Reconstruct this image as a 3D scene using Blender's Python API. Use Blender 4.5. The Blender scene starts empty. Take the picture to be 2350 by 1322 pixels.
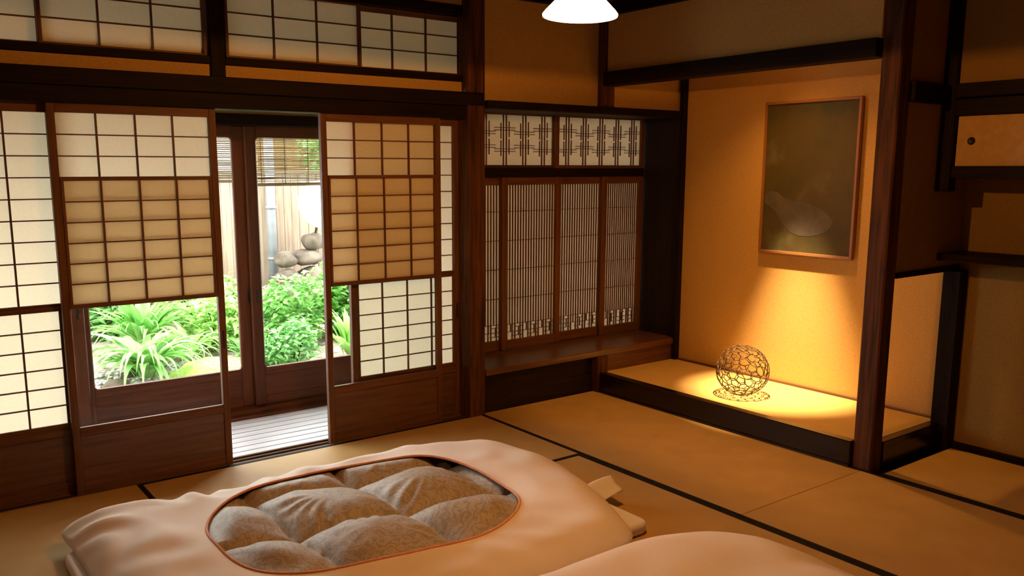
import bpy, bmesh, math, random
from mathutils import Vector, Matrix, noise, Euler
random.seed(7)
S = bpy.context.scene
COL = S.collection
R = math.radians

# ------------------------------------------------------------------ camera
cd = bpy.data.cameras.new('camera')
cam = bpy.data.objects.new('camera', cd)
COL.objects.link(cam)
yaw, pitch = R(36.1712), R(-9.5229)
fwd = Vector((math.sin(yaw) * math.cos(pitch), math.cos(yaw) * math.cos(pitch), math.sin(pitch)))
rgt = Vector((math.cos(yaw), -math.sin(yaw), 0))
up = rgt.cross(fwd)
cam.matrix_world = Matrix(((rgt.x, up.x, -fwd.x, .0747), (rgt.y, up.y, -fwd.y, -4.1511), (rgt.z, up.z, -fwd.z, 1.4865), (0, 0, 0, 1)))
cd.sensor_width = 36
cd.lens = 36 * 1968.4787 / 2350
cd.shift_x = 53.3 / 2350
cd.shift_y = 53.99 / 2350
cd.clip_start = .02
cd.clip_end = 100
S.camera = cam

# ------------------------------------------------------------------ daylight, lamps, exposure
w = bpy.data.worlds.new('overcast_sky')
S.world = w
w.use_nodes = True
bg = w.node_tree.nodes['Background']
bg.inputs[0].default_value = (.96, 1., .98, 1)
bg.inputs[1].default_value = 12.0

LAMP_POWER, LAMP_COL = 52.0, (1.0, .37, .05)
SPOT_POWER, SPOT_COL, SPILL_COL = 1650.0, (1.0, .67, .32), (1.0, .45, .09)
SHADE_EMIT = 14.0
def light(name, typ, loc, power, col, rad, **k):
    l = bpy.data.lights.new(name, typ)
    l.energy = power; l.color = col; l.shadow_soft_size = rad
    for a, b in k.items(): setattr(l, a, b)
    o = bpy.data.objects.new(name, l); COL.objects.link(o); o.location = loc
    return o
light('pendant_light', 'POINT', (2.11, -1.89, 1.9858), LAMP_POWER, LAMP_COL, .0025)
sp = light('alcove_light', 'SPOT', (4.2, -1.06, 2.36), SPOT_POWER, SPOT_COL, .02, spot_size=R(31.5), spot_blend=1.0)
sp.rotation_euler = (Vector((4.51, -1.05, .15)) - Vector((4.2, -1.06, 2.36))).to_track_quat('-Z', 'Y').to_euler()

light('alcove_spill', 'POINT', (4.2, -1.10, 2.345), 1.2, SPILL_COL, .03)  # helper light added in the downlight for its bare-bulb spill
light('alcove_wide', 'SPOT', (4.2, -1.06, 2.35), 78.0, SPILL_COL, .03, spot_size=R(108), spot_blend=1.0)  # wide helper beam added in the same downlight to brighten the mats nearby

S.view_settings.view_transform = 'Standard'
S.view_settings.look = 'None'
S.view_settings.exposure = 0.0
S.view_settings.gamma = 1.0
S.view_settings.use_curve_mapping = False
S.cycles.use_denoising = True
S.cycles.max_bounces = 10
S.cycles.diffuse_bounces = 6
S.cycles.glossy_bounces = 4
S.cycles.transmission_bounces = 6
S.cycles.transparent_max_bounces = 16
S.cycles.sample_clamp_indirect = 6.0
S.cycles.caustics_reflective = False
S.cycles.caustics_refractive = False

# ------------------------------------------------------------------ materials
def newmat(name):
    m = bpy.data.materials.new(name); m.use_nodes = True
    nt = m.node_tree
    return m, nt, nt.nodes['Principled BSDF'], nt.nodes['Material Output']
def N(nt, t, **k):
    n = nt.nodes.new(t)
    for a, b in k.items(): setattr(n, a, b)
    return n
def ramp(nt, fac, stops):
    r = N(nt, 'ShaderNodeValToRGB')
    el = r.color_ramp.elements
    while len(el) < len(stops): el.new(.5)
    for e, (p, c) in zip(el, stops):
        e.position = p; e.color = (*c, 1)
    nt.links.new(fac, r.inputs[0])
    return r.outputs[0]
def coords(nt, scale, rand=True):
    tc = N(nt, 'ShaderNodeTexCoord'); mp = N(nt, 'ShaderNodeMapping')
    nt.links.new(tc.outputs['Object'], mp.inputs[0])
    mp.inputs['Scale'].default_value = scale
    if rand:
        oi = N(nt, 'ShaderNodeObjectInfo'); mu = N(nt, 'ShaderNodeVectorMath', operation='SCALE')
        mu.inputs[0].default_value = (31., 17., 23.)
        nt.links.new(oi.outputs['Random'], mu.inputs['Scale'])
        nt.links.new(mu.outputs[0], mp.inputs['Location'])
    return mp.outputs[0]
def bump(nt, p, height, strength, dist=.01):
    b = N(nt, 'ShaderNodeBump')
    b.inputs['Strength'].default_value = strength; b.inputs['Distance'].default_value = dist
    nt.links.new(height, b.inputs['Height']); nt.links.new(b.outputs[0], p.inputs['Normal'])
def noisy(name, c1, c2, scale=8, rough=.6, spec=.5, bstr=.0, detail=4, sc=(1, 1, 1), rand=True, stops=(.35, .65), sheen=0):
    m, nt, p, out = newmat(name)
    v = coords(nt, sc, rand)
    n = N(nt, 'ShaderNodeTexNoise'); n.inputs['Scale'].default_value = scale; n.inputs['Detail'].default_value = detail
    nt.links.new(v, n.inputs['Vector'])
    nt.links.new(ramp(nt, n.outputs[0], [(stops[0], c1), (stops[1], c2)]), p.inputs['Base Color'])
    p.inputs['Roughness'].default_value = rough
    p.inputs['Specular IOR Level'].default_value = spec
    if sheen: p.inputs['Sheen Weight'].default_value = sheen
    if bstr: bump(nt, p, n.outputs[0], bstr)
    return m
def wood(name, c1, c2, rough, spec=.5):
    d = {}
    for i, a in enumerate('xyz'):
        sc = [22., 22., 22.]; sc[i] = 1.3
        d[i] = noisy(name + '_' + a, c1, c2, 2.2, rough, spec, .15, 6, sc, True, (.3, .7))
    return d
DARK = wood('dark_stained_wood', (.007, .004, .003), (.016, .008, .005), .6, .08)
LACQ = wood('dark_lacquered_wood', (.008, .004, .003), (.015, .007, .004), .2, .35)
BROWN = wood('red_brown_wood', (.085, .030, .012), (.150, .060, .024), .52, .25)
PILLAR = wood('weathered_pillar_wood', (.022, .008, .004), (.12, .040, .013), .65, .2)
DOORW = wood('veranda_door_wood', (.075, .022, .009), (.135, .042, .017), .6, .25)
BOARDW = wood('koshi_board_wood', (.070, .026, .011), (.14, .055, .022), .45)
DESKW = wood('desk_board_wood', (.07, .027, .012), (.13, .052, .022), .3)
DECKW = wood('grey_deck_wood', (.40, .385, .40), (.54, .525, .545), .38)
LINEW = wood('dark_panel_wood', (.012, .007, .005), (.022, .012, .008), .6, .2)
SILLW = wood('worn_sill_wood', (.10, .05, .025), (.20, .11, .06), .7, .15)
FENCEW = wood('pale_fence_wood', (.22, .16, .115), (.36, .275, .205), .8, .2)
FRAMEW = wood('frame_wood', (.20, .085, .03), (.30, .13, .045), .4)

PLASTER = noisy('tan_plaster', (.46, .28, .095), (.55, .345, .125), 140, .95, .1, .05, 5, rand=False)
PLASTERD = noisy('darker_plaster', (.24, .150, .045), (.29, .185, .06), 140, .95, .1, .05, 5, rand=False)  # darker copy of the tan plaster
CEIL = noisy('ceiling_boards', (.10, .055, .025), (.15, .08, .04), 6, .7, .2)
BLACKCLOTH = noisy('black_border_cloth', (.006, .005, .006), (.013, .011, .012), 200, .85, .15)
PIPING = noisy('peach_piping_cloth', (.62, .27, .15), (.70, .33, .20), 60, .8, .2)
METAL = noisy('bronze_wire', (.05, .025, .008), (.09, .045, .014), 20, .5, .4)
BLACK = noisy('black_metal', (.008, .007, .007), (.014, .012, .012), 30, .45, .4)
GREYM = noisy('grey_pipe', (.17, .18, .20), (.22, .23, .25), 8, .5, .4)
BAMBOO = wood('bamboo_slat', (.17, .125, .06), (.30, .23, .12), .6, .3)
STRING = noisy('dark_string', (.035, .025, .016), (.05, .04, .025), 50, .9, .1)
FUSUMA = noisy('fusuma_paper', (.52, .34, .14), (.58, .38, .17), 30, .8, .2, rand=False)
STONE = noisy('mossy_stone', (.07, .052, .04), (.17, .135, .105), 7, .9, .2, .6, 8)
GRAVEL = noisy('gravel', (.22, .18, .17), (.85, .82, .84), 22, .95, .1, .5, 8, rand=False)
SOIL = noisy('garden_soil', (.16, .12, .09), (.40, .34, .29), 14, .95, .1, .5, 8, rand=False)
DISC = noisy('pale_dish', (.74, .70, .60), (.84, .80, .72), 9, .7, .3)
OUTW = noisy('ochre_boarding', (.20, .13, .055), (.32, .21, .09), 10, .8, .2, sc=(1, 1, .1))
TILE = noisy('grey_roof_tile', (.25, .25, .26), (.36, .36, .37), 12, .7, .3)

def leafmat(name, c1, c2, tr=.35):
    m, nt, p, out = newmat(name)
    oi = N(nt, 'ShaderNodeObjectInfo')
    v = coords(nt, (1, 1, 1))
    n = N(nt, 'ShaderNodeTexNoise'); n.inputs['Scale'].default_value = 9
    nt.links.new(v, n.inputs['Vector'])
    c = ramp(nt, n.outputs[0], [(.3, c1), (.7, c2)])
    nt.links.new(c, p.inputs['Base Color'])
    p.inputs['Roughness'].default_value = .38
    t = N(nt, 'ShaderNodeBsdfTranslucent'); nt.links.new(c, t.inputs[0])
    mx = N(nt, 'ShaderNodeMixShader'); mx.inputs[0].default_value = tr
    nt.links.new(p.outputs[0], mx.inputs[1]); nt.links.new(t.outputs[0], mx.inputs[2]); nt.links.new(mx.outputs[0], out.inputs[0])
    return m
LEAF = leafmat('strap_leaf_green', (.14, .40, .08), (.32, .62, .17))
LEAFD = leafmat('dark_leaf_green', (.12, .34, .09), (.27, .54, .18))
LEAFY = leafmat('yellow_leaf_green', (.32, .58, .15), (.52, .78, .28))
MOSS = noisy('bright_moss', (.36, .52, .10), (.58, .74, .24), 30, .95, .1, .6, 6)

def papermat(name, col, tr):
    m, nt, p, out = newmat(name)
    v = coords(nt, (1, 1, 1), False)
    n = N(nt, 'ShaderNodeTexNoise'); n.inputs['Scale'].default_value = 70; n.inputs['Detail'].default_value = 5
    nt.links.new(v, n.inputs['Vector'])
    c = ramp(nt, n.outputs[0], [(.3, tuple(x * .95 for x in col)), (.7, col)])
    d = N(nt, 'ShaderNodeBsdfDiffuse'); t = N(nt, 'ShaderNodeBsdfTranslucent')
    nt.links.new(c, d.inputs[0]); nt.links.new(c, t.inputs[0])
    mx = N(nt, 'ShaderNodeMixShader'); mx.inputs[0].default_value = tr
    nt.links.new(d.outputs[0], mx.inputs[1]); nt.links.new(t.outputs[0], mx.inputs[2]); nt.links.new(mx.outputs[0], out.inputs[0])
    return m
PAPER = papermat('shoji_paper', (.85, .75, .54), .37)
PAPERS = papermat('study_window_paper', (.62, .53, .33), .06)

def glassmat():
    m, nt, p, out = newmat('window_glass')
    fr = N(nt, 'ShaderNodeFresnel'); fr.inputs[0].default_value = 1.45
    t = N(nt, 'ShaderNodeBsdfTransparent'); g = N(nt, 'ShaderNodeBsdfGlossy')
    t.inputs[0].default_value = (.97, .98, .97, 1); g.inputs['Roughness'].default_value = .03
    mx = N(nt, 'ShaderNodeMixShader')
    nt.links.new(fr.outputs[0], mx.inputs[0]); nt.links.new(t.outputs[0], mx.inputs[1]); nt.links.new(g.outputs[0], mx.inputs[2])
    nt.links.new(mx.outputs[0], out.inputs[0])
    return m
GLASS = glassmat()

def tatamimat(name, c1, c2, axis):
    m, nt, p, out = newmat(name)
    v = coords(nt, (1, 1, 1), False)
    wv = N(nt, 'ShaderNodeTexWave', wave_type='BANDS', bands_direction='XY'[axis])
    wv.inputs['Scale'].default_value = 60; wv.inputs['Distortion'].default_value = .6
    nt.links.new(v, wv.inputs['Vector'])
    n = N(nt, 'ShaderNodeTexNoise'); n.inputs['Scale'].default_value = 5; n.inputs['Detail'].default_value = 8
    nt.links.new(v, n.inputs['Vector'])
    mx = N(nt, 'ShaderNodeMix', data_type='FLOAT'); mx.inputs[0].default_value = .75
    nt.links.new(wv.outputs['Fac'], mx.inputs[2]); nt.links.new(n.outputs[0], mx.inputs[3])
    nt.links.new(ramp(nt, mx.outputs[0], [(.3, c1), (.7, c2)]), p.inputs['Base Color'])
    p.inputs['Roughness'].default_value = .62; p.inputs['Specular IOR Level'].default_value = .35
    bump(nt, p, wv.outputs['Fac'], .25, .002)
    return m
TATX = tatamimat('tatami_across', (.44, .27, .085), (.54, .345, .12), 0)
TATY = tatamimat('tatami_along', (.44, .27, .085), (.54, .345, .12), 1)
TATA = tatamimat('alcove_matting', (.50, .32, .11), (.58, .385, .14), 0)

def clothmat(name, c1, c2, scale, bstr):
    m, nt, p, out = newmat(name)
    v = coords(nt, (1, 1, 1), False)
    n = N(nt, 'ShaderNodeTexNoise'); n.inputs['Scale'].default_value = scale; n.inputs['Detail'].default_value = 5
    n2 = N(nt, 'ShaderNodeTexNoise'); n2.inputs['Scale'].default_value = 260
    nt.links.new(v, n.inputs['Vector']); nt.links.new(v, n2.inputs['Vector'])
    nt.links.new(ramp(nt, n.outputs[0], [(.3, c1), (.7, c2)]), p.inputs['Base Color'])
    p.inputs['Roughness'].default_value = .9; p.inputs['Specular IOR Level'].default_value = .15
    p.inputs['Sheen Weight'].default_value = .15
    bump(nt, p, n2.outputs[0], bstr, .002)
    return m
COTTON = clothmat('white_cotton', (.78, .68, .60), (.82, .73, .65), 4, .2)
SHEET = clothmat('white_sheet', (.80, .76, .74), (.84, .80, .78), 4, .2)

def damask():
    m, nt, p, out = newmat('damask_quilt')
    v = coords(nt, (1, 1, 1), False)
    n0 = N(nt, 'ShaderNodeTexNoise'); n0.inputs['Scale'].default_value = 7; n0.inputs['Detail'].default_value = 2
    nt.links.new(v, n0.inputs['Vector'])
    wv = N(nt, 'ShaderNodeTexWave', wave_type='RINGS', rings_direction='SPHERICAL')
    wv.inputs['Scale'].default_value = 9; wv.inputs['Distortion'].default_value = 14; wv.inputs['Detail'].default_value = 3; wv.inputs['Detail Scale'].default_value = 2.2
    nt.links.new(v, wv.inputs['Vector'])
    n2 = N(nt, 'ShaderNodeTexNoise'); n2.inputs['Scale'].default_value = 24; n2.inputs['Detail'].default_value = 3; n2.inputs['Distortion'].default_value = 1.6
    nt.links.new(v, n2.inputs['Vector'])
    mx = N(nt, 'ShaderNodeMix', data_type='FLOAT'); mx.inputs[0].default_value = .62
    nt.links.new(wv.outputs['Fac'], mx.inputs[2]); nt.links.new(n2.outputs[0], mx.inputs[3])
    c = ramp(nt, mx.outputs[0], [(.34, (.27, .235, .19)), (.47, (.36, .295, .225)), (.60, (.41, .36, .30)), (.74, (.33, .26, .18))])
    nt.links.new(c, p.inputs['Base Color'])
    p.inputs['Roughness'].default_value = .55; p.inputs['Specular IOR Level'].default_value = .35
    p.inputs['Sheen Weight'].default_value = .25
    p.inputs['Sheen Roughness'].default_value = .3
    return m
DAMASK = damask()

def painting():
    m, nt, p, out = newmat('olive_painting')
    v = coords(nt, (1, 1, 1), False)
    n = N(nt, 'ShaderNodeTexNoise'); n.inputs['Scale'].default_value = 3.2; n.inputs['Detail'].default_value = 9; n.inputs['Roughness'].default_value = .62
    nt.links.new(v, n.inputs['Vector'])
    c = ramp(nt, n.outputs[0], [(.30, (.028, .034, .012)), (.45, (.058, .043, .008)), (.56, (.064, .045, .010)), (.70, (.098, .092, .040))])
    nt.links.new(c, p.inputs['Base Color'])
    p.inputs['Roughness'].default_value = .7
    bump(nt, p, n.outputs[0], .4, .004)
    return m
PAINT = painting()
PATCH = noisy('slate_paint', (.072, .062, .055), (.098, .084, .074), 14, .7, .3, .3, 8)

def emit(name, col, st):
    m, nt, p, out = newmat(name)
    p.inputs['Base Color'].default_value = (.8, .75, .65, 1)
    p.inputs['Emission Color'].default_value = (*col, 1); p.inputs['Emission Strength'].default_value = st
    p.inputs['Roughness'].default_value = .3
    return m
MILK = emit('lit_milk_glass', (1., .74, .42), SHADE_EMIT)
BULB = emit('lit_bulb', (1., .80, .50), 30)
SPOTE = emit('lit_spot_bulb', (1., .80, .48), 60)

# ------------------------------------------------------------------ builders
WL = {}
def prop(o, label=None, cat=None, group=None, kind=None):
    if label: o['label'] = label
    if cat: o['category'] = cat
    if group: o['group'] = group
    if kind: o['kind'] = kind
    return o
def thing(name, label, cat, loc, group=None):
    o = bpy.data.objects.new(name, None); COL.objects.link(o); o.empty_display_size = .1
    o.location = loc; WL[o] = Vector(loc)
    return prop(o, label, cat, group)
def place(name, mesh, center, parent=None):
    o = bpy.data.objects.new(name, mesh); COL.objects.link(o)
    c = Vector(center)
    if parent: o.parent = parent; o.location = c - WL[parent]
    else: o.location = c
    WL[o] = c
    return o
BOXES = {}
def box(name, b, mat, parent=None, bev=.002, kind=None):
    x0, x1, y0, y1, z0, z1 = b
    d = (abs(x1 - x0), abs(y1 - y0), abs(z1 - z0)); c = ((x0 + x1) / 2, (y0 + y1) / 2, (z0 + z1) / 2)
    if isinstance(mat, dict): mat = mat[max(range(3), key=lambda i: d[i])]
    key = (tuple(round(v, 4) for v in d), mat.name, bev)
    if key not in BOXES:
        bm = bmesh.new()
        bmesh.ops.create_cube(bm, size=1, matrix=Matrix.Diagonal((*d, 1)))
        if bev and min(d) > 2.5 * bev:
            bmesh.ops.bevel(bm, geom=bm.edges[:], offset=bev, segments=1, affect='EDGES', profile=.5)
        me = bpy.data.meshes.new(name); bm.to_mesh(me); bm.free(); me.materials.append(mat)
        BOXES[key] = me
    o = place(name, BOXES[key], c, parent)
    if kind: o['kind'] = kind
    return o
def meshobj(name, bm, mat, parent=None, smooth=True, center=None, kind=None):
    """bm holds world coordinates"""
    c = Vector(center) if center is not None else (WL[parent] if parent else Vector((0, 0, 0)))
    bmesh.ops.translate(bm, verts=bm.verts[:], vec=-c)
    me = bpy.data.meshes.new(name); bm.to_mesh(me); bm.free()
    for m in (mat if isinstance(mat, (list, tuple)) else [mat]): me.materials.append(m)
    if smooth:
        for p in me.polygons: p.use_smooth = True
    o = place(name, me, c, parent)
    if kind: o['kind'] = kind
    return o
def bmbox(bm, x0, x1, y0, y1, z0, z1):
    bmesh.ops.create_cube(bm, size=1, matrix=Matrix.Translation(((x0 + x1) / 2, (y0 + y1) / 2, (z0 + z1) / 2)) @ Matrix.Diagonal((abs(x1 - x0), abs(y1 - y0), abs(z1 - z0), 1)))
def tube(bm, pts, rad, seg=6, closed=False):
    n = len(pts); rings = []
    for i, p in enumerate(pts):
        a = pts[(i - 1) % n] if closed or i > 0 else p
        b = pts[(i + 1) % n] if closed or i < n - 1 else p
        t = (Vector(b) - Vector(a)).normalized()
        s = t.cross(Vector((0, 0, 1)))
        if s.length < 1e-3: s = t.cross(Vector((1, 0, 0)))
        s.normalize(); q = s.cross(t)
        r = rad[i] if isinstance(rad, (list, tuple)) else rad
        rings.append([bm.verts.new(Vector(p) + (s * math.cos(k * 2 * math.pi / seg) + q * math.sin(k * 2 * math.pi / seg)) * r) for k in range(seg)])
    m = n if closed else n - 1
    for i in range(m):
        A, B = rings[i], rings[(i + 1) % n]
        for k in range(seg):
            bm.faces.new((A[k], A[(k + 1) % seg], B[(k + 1) % seg], B[k]))
    if not closed:
        bm.faces.new(rings[0][::-1]); bm.faces.new(rings[-1])
def lathe(bm, prof, c, seg=40, cap0=False, cap1=False):
    rings = []
    for r, z in prof:
        rings.append([bm.verts.new((c[0] + r * math.cos(2 * math.pi * k / seg), c[1] + r * math.sin(2 * math.pi * k / seg), z)) for k in range(seg)])
    for A, B in zip(rings, rings[1:]):
        for k in range(seg): bm.faces.new((A[k], A[(k + 1) % seg], B[(k + 1) % seg], B[k]))
    if cap0: bm.faces.new(rings[0][::-1])
    if cap1: bm.faces.new(rings[-1])
def struct(name, b, mat, bev=.002, label=None):
    o = box(name, b, mat, None, bev, 'structure')
    if label: o['label'] = label
    return o
def sheet(name, x0, x1, y, z0, z1, mat, parent):
    bm = bmesh.new()
    vs = [bm.verts.new(v) for v in ((x0, y, z0), (x1, y, z0), (x1, y, z1), (x0, y, z1))]
    bm.faces.new(vs)
    return meshobj(name, bm, mat, parent, False, ((x0 + x1) / 2, y, (z0 + z1) / 2))

# ================================================================== STRUCTURE
# ---- floor with tatami mats
fl = box('floor', (-1.1, 4.75, -5.0, .02, -.12, -.03), LINEW, None, 0, 'structure')
def tatami(x0, x1, y0, y1, axis, border=True):
    g = .0012
    m = box('tatami_mat', (x0 + g, x1 - g, y0 + g, y1 - g, -.03, 0), TATY if axis == 1 else TATX, fl, .002)
    if not border: return
    h = .026
    if axis == 1:
        for a in (x0, x1 - h): box('cloth_border', (a + g, a + h - g, y0 + g, y1 - g, -.004, .0012), BLACKCLOTH, m, 0)
    else:
        for a in (y0, y1 - h): box('cloth_border', (x0 + g, x1 - g, a + g, a + h - g, -.004, .0012), BLACKCLOTH, m, 0)
Y0 = -.025
for y0, y1 in ((-1.95, Y0), (-3.9, -1.95)):
    tatami(3.017, 3.995, y0, y1, 1)
    tatami(.045, 1.04, y0, y1, 1)
tatami(1.04, 3.017, -.953, Y0, 0)
tatami(1.04, 2.028, -2.92, -.953, 1); tatami(2.028, 3.017, -2.92, -.953, 1)
tatami(1.04, 3.017, -3.9, -2.92, 0)
tatami(-1.0, .045, -1.95, Y0, 1); tatami(-1.0, .045, -3.9, -1.95, 1)
for k in range(3): tatami(-1.0 + 1.665 * k, -1.0 + 1.665 * (k + 1), -4.88, -3.9, 0)
tatami(4.0, 4.715, -3.28, -2.04, 1)

# ---- left wall (sliding screens, transoms, study alcove)
struct('wall_left', (1.555, 2.93, .01, .05, 1.91, 1.968), PLASTER, 0)
struct('wall_left', (-1.0, 1.485, .01, .05, 1.91, 1.968), PLASTER, 0)
struct('wall_left', (-1.0, 2.93, .005, .06, 2.38, 2.6), PLASTER, 0)
struct('wall_left', (3.045, 4.0, -.005, .06, 1.865, 2.6), PLASTER, 0, 'plain tan plaster above the study alcove')
struct('wall_left', (4.05, 4.73, -.03, .06, 1.865, 2.8), PLASTER, 0)
struct('wall_left', (-1.0, -.05, .0, .07, 0, 1.835), PLASTER, 0)
tn = [0]
def trim(b, mat=DARK, label=None, bev=.003):
    tn[0] += 1
    return struct('trim_%d' % tn[0], b, mat, bev, label)
trim((-1.0, 3.035, -.06, -.012, 1.835, 1.908), DARK, 'long dark tie beam running above the sliding screens')
trim((-1.0, 2.93, -.03, .095, 1.763, 1.835), DARK, 'grooved dark lintel over the sliding screens')
th = trim((-1.0, 2.93, -.025, .095, -.06, -.010), LINEW, 'worn threshold with grooves under the sliding screens', 0)
for a, b in ((-.025, -.003), (.033, .042), (.078, .095)): box('threshold_strip', (-1.0, 2.93, a, b, -.010, -.002), SILLW, th, .001)
trim((-1.0, 1.485, -.005, .075, 1.968, 2.006), DARK)
trim((1.555, 2.945, -.005, .075, 1.968, 2.006), DARK)
trim((-1.0, 1.485, -.005, .075, 2.328, 2.385), DARK)
trim((1.555, 2.945, -.005, .075, 2.328, 2.385), DARK)
trim((1.485, 1.555, -.005, .08, 1.9, 2.6), DARK, 'dark strut between the two transom openings')
trim((2.925, 3.043, -.055, .06, -.03, 2.6), PILLAR, 'brown corner post beside the study alcove')
trim((-.06, .042, -.04, .06, -.03, 2.6), DARK)
trim((-1.0, 4.0, -.04, .0, 2.455, 2.51), DARK)
# study alcove
trim((3.043, 4.73, -.085, -.03, 1.822, 1.868), DARK, 'dark lintel over the study alcove')
trim((3.043, 3.965, -.01, .02, -.03, .24), LINEW, 'dark panel under the study desk board', 0)
trim((4.05, 4.73, -.055, -.03, -.03, .24), DESKW, None, 0)
trim((3.96, 4.05, -.075, -.01, -.03, .24), PILLAR)
trim((3.96, 4.05, -.075, -.012, 1.868, 2.6), PILLAR)
trim((4.69, 4.732, -.095, -.055, .13, 2.8), DARK)
trim((4.732, 4.76, -.028, .36, -.1, 2.0), LINEW, 'dark boarded cheek of the study alcove', 0)
trim((2.96, 3.04, .06, .36, -.1, 2.0), LINEW, None, 0)
trim((3.04, 4.73, -.03, .40, 1.829, 1.865), LINEW, None, 0)
trim((3.04, 4.73, .30, .36, 1.425, 1.485), DARK, 'dark rail between study window and lattice transom')
trim((2.96, 4.76, .36, .40, -.3, .30), LINEW, None, 0)
trim((2.96, 4.76, .06, .36, -.3, -.1), LINEW, None, 0)
# ---- right wall with picture alcove
struct('wall_right', (3.985, 4.06, -1.89, -.075, 2.08, 2.6), PLASTER, 0, 'dim tan plaster above the picture alcove')
struct('wall_right', (4.425, 4.48, -3.28, -2.05, 1.88, 2.6), PLASTERD, 0, 'darker plaster above the wall cupboard')
struct('wall_right', (4.0, 4.06, -5.0, -3.28, 0, 2.6), PLASTER, 0)
struct('wall_right', (4.0, 4.8, -3.34, -3.28, 0, 2.6), PLASTER, 0)
struct('wall_bay', (4.73, 4.79, -3.34, -1.945, -.03, 2.8), PLASTERD, 0, 'darker plaster back of the cupboard bay')
struct('wall_alcove', (4.73, 4.79, -1.945, -.028, -.03, 2.8), PLASTER, 0, 'tan plaster back of the picture alcove')
struct('wall_partition', (4.1, 4.73, -1.98, -1.93, .982, 2.8), PLASTERD, 0, 'darker plaster screen between alcove and cupboard bay')
trim((3.945, 4.05, -1.89, -.075, 1.994, 2.08), DARK, 'dark beam across the top of the picture alcove')
trim((4.0, 4.1, -1.985, -1.885, -.03, 2.6), PILLAR, 'square brown post at the corner of the picture alcove', .008)
trim((4.1, 4.73, -1.99, -1.925, .955, .984), DARK)
trim((4.645, 4.73, -2.035, -1.945, -.03, .956), DARK)
trim((4.1, 4.42, -2.01, -1.98, 1.79, 1.885), DARK)
trim((4.405, 4.475, -2.05, -1.985, 1.37, 2.6), DARK, 'dark hanging post at the corner of the wall cupboard')
trim((4.40, 4.46, -3.28, -2.05, 1.735, 1.812), DARK)
trim((4.395, 4.46, -3.28, -2.05, 1.818, 1.885), DARK)
trim((4.715, 4.732, -3.28, -2.035, -.03, .032), DARK)
trim((3.945, 3.99, -1.89, -.04, 2.42, 2.51), DARK)
trim((4.715, 4.732, -1.945, -.095, .118, .142), DESKW, None, .001)
# ---- hidden walls and ceilings
struct('ceiling', (-1.1, 4.0, -5.0, .06, 2.5, 2.6), CEIL, 0)
struct('ceiling', (4.0, 4.8, -3.34, .06, 2.42, 2.5), CEIL, 0)
struct('wall_front', (-1.1, 4.06, -5.08, -5.0, -.1, 2.6), PLASTER, 0)
struct('wall_side', (-1.1, -1.0, -5.0, .07, -.1, 2.6), PLASTER, 0)

# ---- veranda
vf = struct('floor_veranda', (-1.0, 3.0, .095, .86, -.12, -.066), LINEW, 0)
nb = 9
for k in range(nb):
    y0 = .10 + k * (.735 / nb)
    box('floor_board', (-1.0, 2.99, y0 + .0035, y0 + .735 / nb - .0035, -.066, -.04), DECKW, vf, .002)
trim((-1.0, 3.0, .835, .90, -.12, -.03), DOORW)
trim((-1.0, 3.0, .90, 1.01, -.12, .0), DOORW, 'veranda threshold under the glass doors')
trim((-1.0, 3.0, .90, 1.01, 1.735, 1.80), DARK)
struct('wall_veranda', (-1.0, 3.0, .93, 1.0, 1.80, 2.35), PLASTER, 0)
struct('wall_veranda', (2.98, 3.05, .06, 1.01, -.12, 2.35), PLASTERD, 0)
struct('wall_veranda', (-1.06, -1.0, .06, 1.01, -.12, 2.35), PLASTERD, 0)
struct('ceiling_veranda', (-1.06, 3.05, .05, 1.02, 2.3, 2.36), CEIL, 0)
struct('eaves', (-1.4, 5.0, .3, 1.75, 2.40, 2.47), CEIL, 0)

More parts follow.
